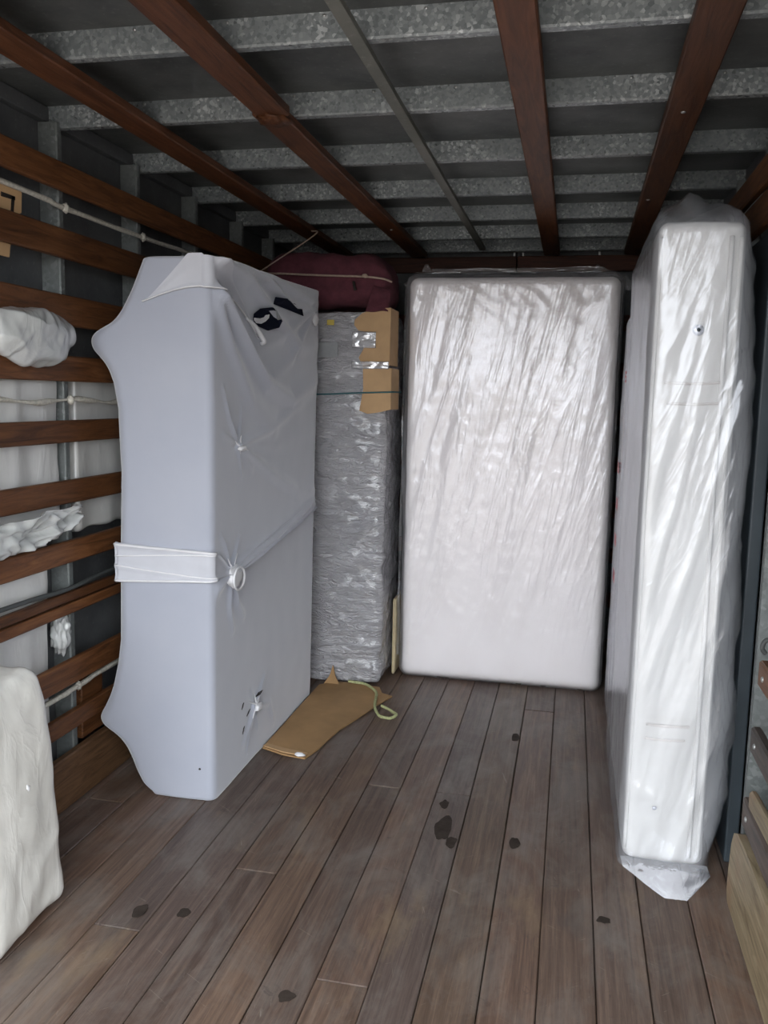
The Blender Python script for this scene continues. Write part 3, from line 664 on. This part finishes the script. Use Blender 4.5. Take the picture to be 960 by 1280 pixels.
def tail(u, v):   # empty end of the bag, spread forward on the floor
    t = v; q = max(0, (t-.3)/.7); hw = .126*(1-q)+.030*q; cx = .334+.022*t
    z = .035*(1-t)**2.0+.006+.006*(1-t*.7)*(.5+.5*ridge(u*3, t*2, 2))*min(1, t*3)
    y = 2.600-.012*math.sin(t*3)*0-.150*t**1.25
    x = cx+hw*(2*u-1); 
    if t > .9: x += .006*nz(u*9, 1, 1)
    return (x, y-.008-.002*ridge(u*4, t*2, 5), z)
V, F = grid(40, 36, tail); obj('bag_tail', V, F, M['filmbag'], ma)

# ------------------------------------------------------------------ second mattress behind it, red print on its bag
mbk = thing('printed_bag_mattress', (.325, 3.88, 0), 'slimmer mattress in a red-printed bag behind the tall bagged one', 'mattress')
V, F = roundbox((.224, 3.665, .004), (.42, 4.09, 1.765), .03, .05, core); obj('mattress_core', V, F, M['matb'], mbk)
def bdisp(p, n): return .004*ridge(p.x*9, p.y*9, p.z*2)+.002*nz(p.x*20, p.y*20, p.z*9)
V, F = roundbox((.214, 3.652, .002), (.43, 4.10, 1.785), .035, .02, bdisp); obj('plastic_bag', V, F, M['filmbag'], mbk)
for y, z in ((3.885, 1.135), (3.85, .982), (3.815, .83), (3.78, .679), (3.70, 1.52)):
    for dz, h in ((.017, .013), (0, .012), (-.017, .013)):
        V, F = prism([(y-.06, z+dz-h/2), (y+.05, z+dz-h/2+.003), (y+.06, z+dz+h/2), (y-.05, z+dz+h/2)], lambda a, b: ((.2060, a, b), (-1, 0, 0)), -.001); obj('red_print', V, F, M['red'], mbk, False)

# ------------------------------------------------------------------ dark board by the right wall
V, F = roundbox((.527, 2.70, .003), (.566, 3.95, 1.915), .006, .2); 
tag(obj('slate_board', V, F, M['panel'], None, False), 'tall dark slate-coloured board stood between the bagged mattress and right wall', 'board')

# ------------------------------------------------------------------ cardboard and rope on the floor
cf = thing('cardboard_sheet', (-.98, 3.5, 0), 'flattened brown cardboard lying on the floor below the silvery mattress', 'cardboard')
ol = torn([(-1.155, 3.150), (-1.06, 3.112), (-.96, 3.098), (-.937, 3.20), (-.905, 3.42), (-.85, 3.62), (-.775, 3.89), (-.83, 3.915), (-.86, 3.99), (-1.0, 4.02), (-1.09, 4.01), (-1.155, 3.95)], 3, .008, 3)
V, F = prism(ol, lambda x, y: ((x, y, .010+.004*nz(x*5, y*5, 1)), (0, 0, 1)), .006); obj('sheet', V, F, M['card2'], cf, False)
V, F = prism([(-1.14, .006), (-1.06, .006), (-1.085, .05), (-1.10, .098), (-1.112, .05)], lambda x, z: ((x, 3.975+.25*z, z), (0, -1, 0)), .004); obj('torn_flap', V, F, M['card2'], cf, False)
V, F = prism([(-1.155, 3.158), (-1.06, 3.120), (-.965, 3.105), (-.96, 3.135), (-1.06, 3.155), (-1.148, 3.185)], lambda x, y: ((x, y, .016), (0, 0, 1)), .004); obj('folded_edge', V, F, M['card'], cf, False)
V, F = blob((-.985, 3.108, .017), (.022, .012, .008), .4, 3, 2); obj('paper_scrap', V, F, M['whitecloth'], cf)
tag(tube('rope', [(-1.02, 4.0, .022), (-.93, 3.985, .02), (-.86, 3.90, .02), (-.835, 3.80, .022), (-.815, 3.69, .02), (-.775, 3.61, .012), (-.725, 3.595, .012), (-.705, 3.64, .012), (-.735, 3.68, .012), (-.79, 3.72, .018)], .0065, M['greenrope'], None, 8, 9, .7), 'yellow-green rope looped over the corner of the floor cardboard', 'rope')

# ------------------------------------------------------------------ white bundle, near left
wbn = thing('wrapped_bundle', (-1.43, 1.86, 0), 'bulging white plastic bundle standing on the floor at the near left', 'bundle')
def wd(p, n): return .014*nz(p.x*4, p.y*4, p.z*3)+.006*ridge(p.x*7, p.y*7, p.z*4)+.003*nz(p.x*25, p.y*25, p.z*20)-.006
def ww(p):
    t = p.z/.75; cx = -1.43
    k = 1-.16*max(0, t-.1)-.25*max(0, t-.78)**1.3*4
    p.x = -1.585+(p.x+1.585)*k; p.y = 1.86+(p.y-1.86)*(1-.12*t); return p
V, F = roundbox((-1.575, 1.66, .004), (-1.312, 2.04, .69), .05, .012, wd, ww); obj('plastic_wrap', V, F, M['bundle'], wbn)
V, F = blob((-1.335, 1.88, .40), (.010, .012, .014), .4, 3, 2); obj('tied_knot', V, F, M['whitecloth'], wbn)

# ------------------------------------------------------------------ wrapped goods tucked behind the left slats
def pdisp(p, n): return .008*ridge(p.x*4, p.y*7, p.z*1.2)+.003*nz(p.x*15, p.y*15, p.z*15)-.006
for (y0, y1, z0, z1), lab in [((2.135, 2.585, .94, 1.46), 'white plastic-wrapped parcel behind left slats, under the crumpled grey bag'),
                              ((2.135, 2.50, .19, .93), 'white plastic-wrapped parcel behind left slats, low down by the white bundle'),
                              ((2.685, 3.10, .93, 1.47), 'white plastic-wrapped parcel behind left slats, right of the steel post')]:
    V, F = roundbox((-1.712, y0, z0), (-1.660, y1, z1), .018, .02, pdisp); tag(obj('plastic_parcel', V, F, M['wrap']), lab, 'parcel', 'wrapped parcels behind the left slats')
V, F = blob((-1.600, 2.36, 1.578), (.060, .205, .085), .12, 1.6, 6, 2.3)
def crump(v):
    y, z = v.y, v.z; d = .016*ridge(y*5+z*7, z*6-y*2, 3)+.008*max(0, ridge(y*11, z*9-y*8, 6)-.3)+.0025*nz(y*34, z*30, 9)-.010
    c = Vector((-1.60, 2.36, 1.578)); n_ = (v-c); n_ = Vector((n_.x/.0036, n_.y/.042, n_.z/.0072)).normalized()
    q = v+n_*d; q.x = min(q.x, -1.532); return q
V = [crump(v) for v in V]
tag(obj('crumpled_bag', V, F, M['crumple']), 'crumpled grey plastic bag bulging out between the upper left slats', 'bag')
def scrap(u, v):
    y = 1.95+.62*u; zt = 1.025+.02*u+.012*nz(u*5, 1, 1); zb = .932+.07*u**5
    return ((-1.596+.03*nz(u*6, v*3, 2)+.02*ridge(u*9, v*4, 4), y, zb+(zt-zb)*v), (1, 0, 0))
V, F = solid_grid(60, 24, scrap, .003); tag(obj('plastic_scrap', V, F, M['crumple']), 'torn white plastic hanging over a lower left slat', 'plastic')
V, F = blob((-1.66, 2.555, .605), (.028, .035, .07), .4, 3, 4, 7.7); tag(obj('plastic_wad', V, F, M['crumple']), 'small clear plastic wad stuffed beside the left steel post', 'plastic')
cb = thing('cardboard_scrap', (-1.63, 2.1, 1.80), 'brown cardboard with black marker tucked behind the top left slats', 'cardboard')
V, F = prism(torn([(1.85, 1.80), (2.33, 1.805), (2.335, 1.835), (2.37, 1.93), (2.395, 1.945), (2.40, 2.005), (2.36, 2.012), (1.85, 2.02)], 3, .008, 8), lambda y, z: ((-1.6455, y, z), (1, 0, 0)), .005); obj('sheet', V, F, M['card'], cb, False)
for pl in ([(2.30, 1.985), (2.366, 1.985), (2.366, 1.974), (2.30, 1.972)], [(2.350, 1.985), (2.364, 1.985), (2.356, 1.935), (2.342, 1.933)], [(2.22, 1.985), (2.235, 1.985), (2.235, 1.93), (2.22, 1.93)]):
    V, F = prism(pl, lambda y, z: ((-1.6445, y, z), (1, 0, 0)), .001); obj('marker_stroke', V, F, M['ink'], cb, False)

# ------------------------------------------------------------------ cords along the left wall, tied at the posts
tag(tube('tie_rope', [(-1.637, Y0+.1, 2.012), (-1.637, 2.28, 2.012), (-1.637, 2.61, 2.003), (-1.637, 3.13, 2.004), (-1.637, 3.66, 2.012), (-1.637, 5.0, 2.01)], .008, M['rope'], None, 10, 8, .9), 'pale rope stretched along the left wall just under the top slat', 'rope')
pts = [(-1.636+.004*math.sin(k*2.1), 1.2+.12*k, 1.385+.006*math.sin(k*1.7)) for k in range(20)]
tag(tube('tie_rope', pts, lambda t: .007+.003*math.sin(t*60), M['rope'], None, 6, 8, .9), 'knotted white rope crossing the wrapped parcels at mid height', 'rope')
tag(tube('power_cable', [(-1.634, 1.0, .775), (-1.634, 2.2, .766), (-1.634, 2.56, .755), (-1.634, 2.87, .768), (-1.634, 3.6, .76)], .008, M['cable']), 'thin dark cable running along the left wall at waist height', 'cable')
tag(tube('tie_rope', [(-1.634, 1.0, .40), (-1.634, 2.32, .398), (-1.634, 2.60, .402), (-1.634, 2.86, .41), (-1.634, 3.6, .405)], .009, M['rope'], None, 10, 8, .9), 'pale rope along the left wall low above the kickboard', 'rope')
for y, z in ((2.612, 2.003), (3.132, 2.004), (2.612, 1.388), (2.612, .402)):
    V, F = blob((-1.634, y, z), (.011, .013, .016), .3, 4, 3, y); V = [v for v in V]
    k = obj('cord_tie', V, F, M['rope'], wl)
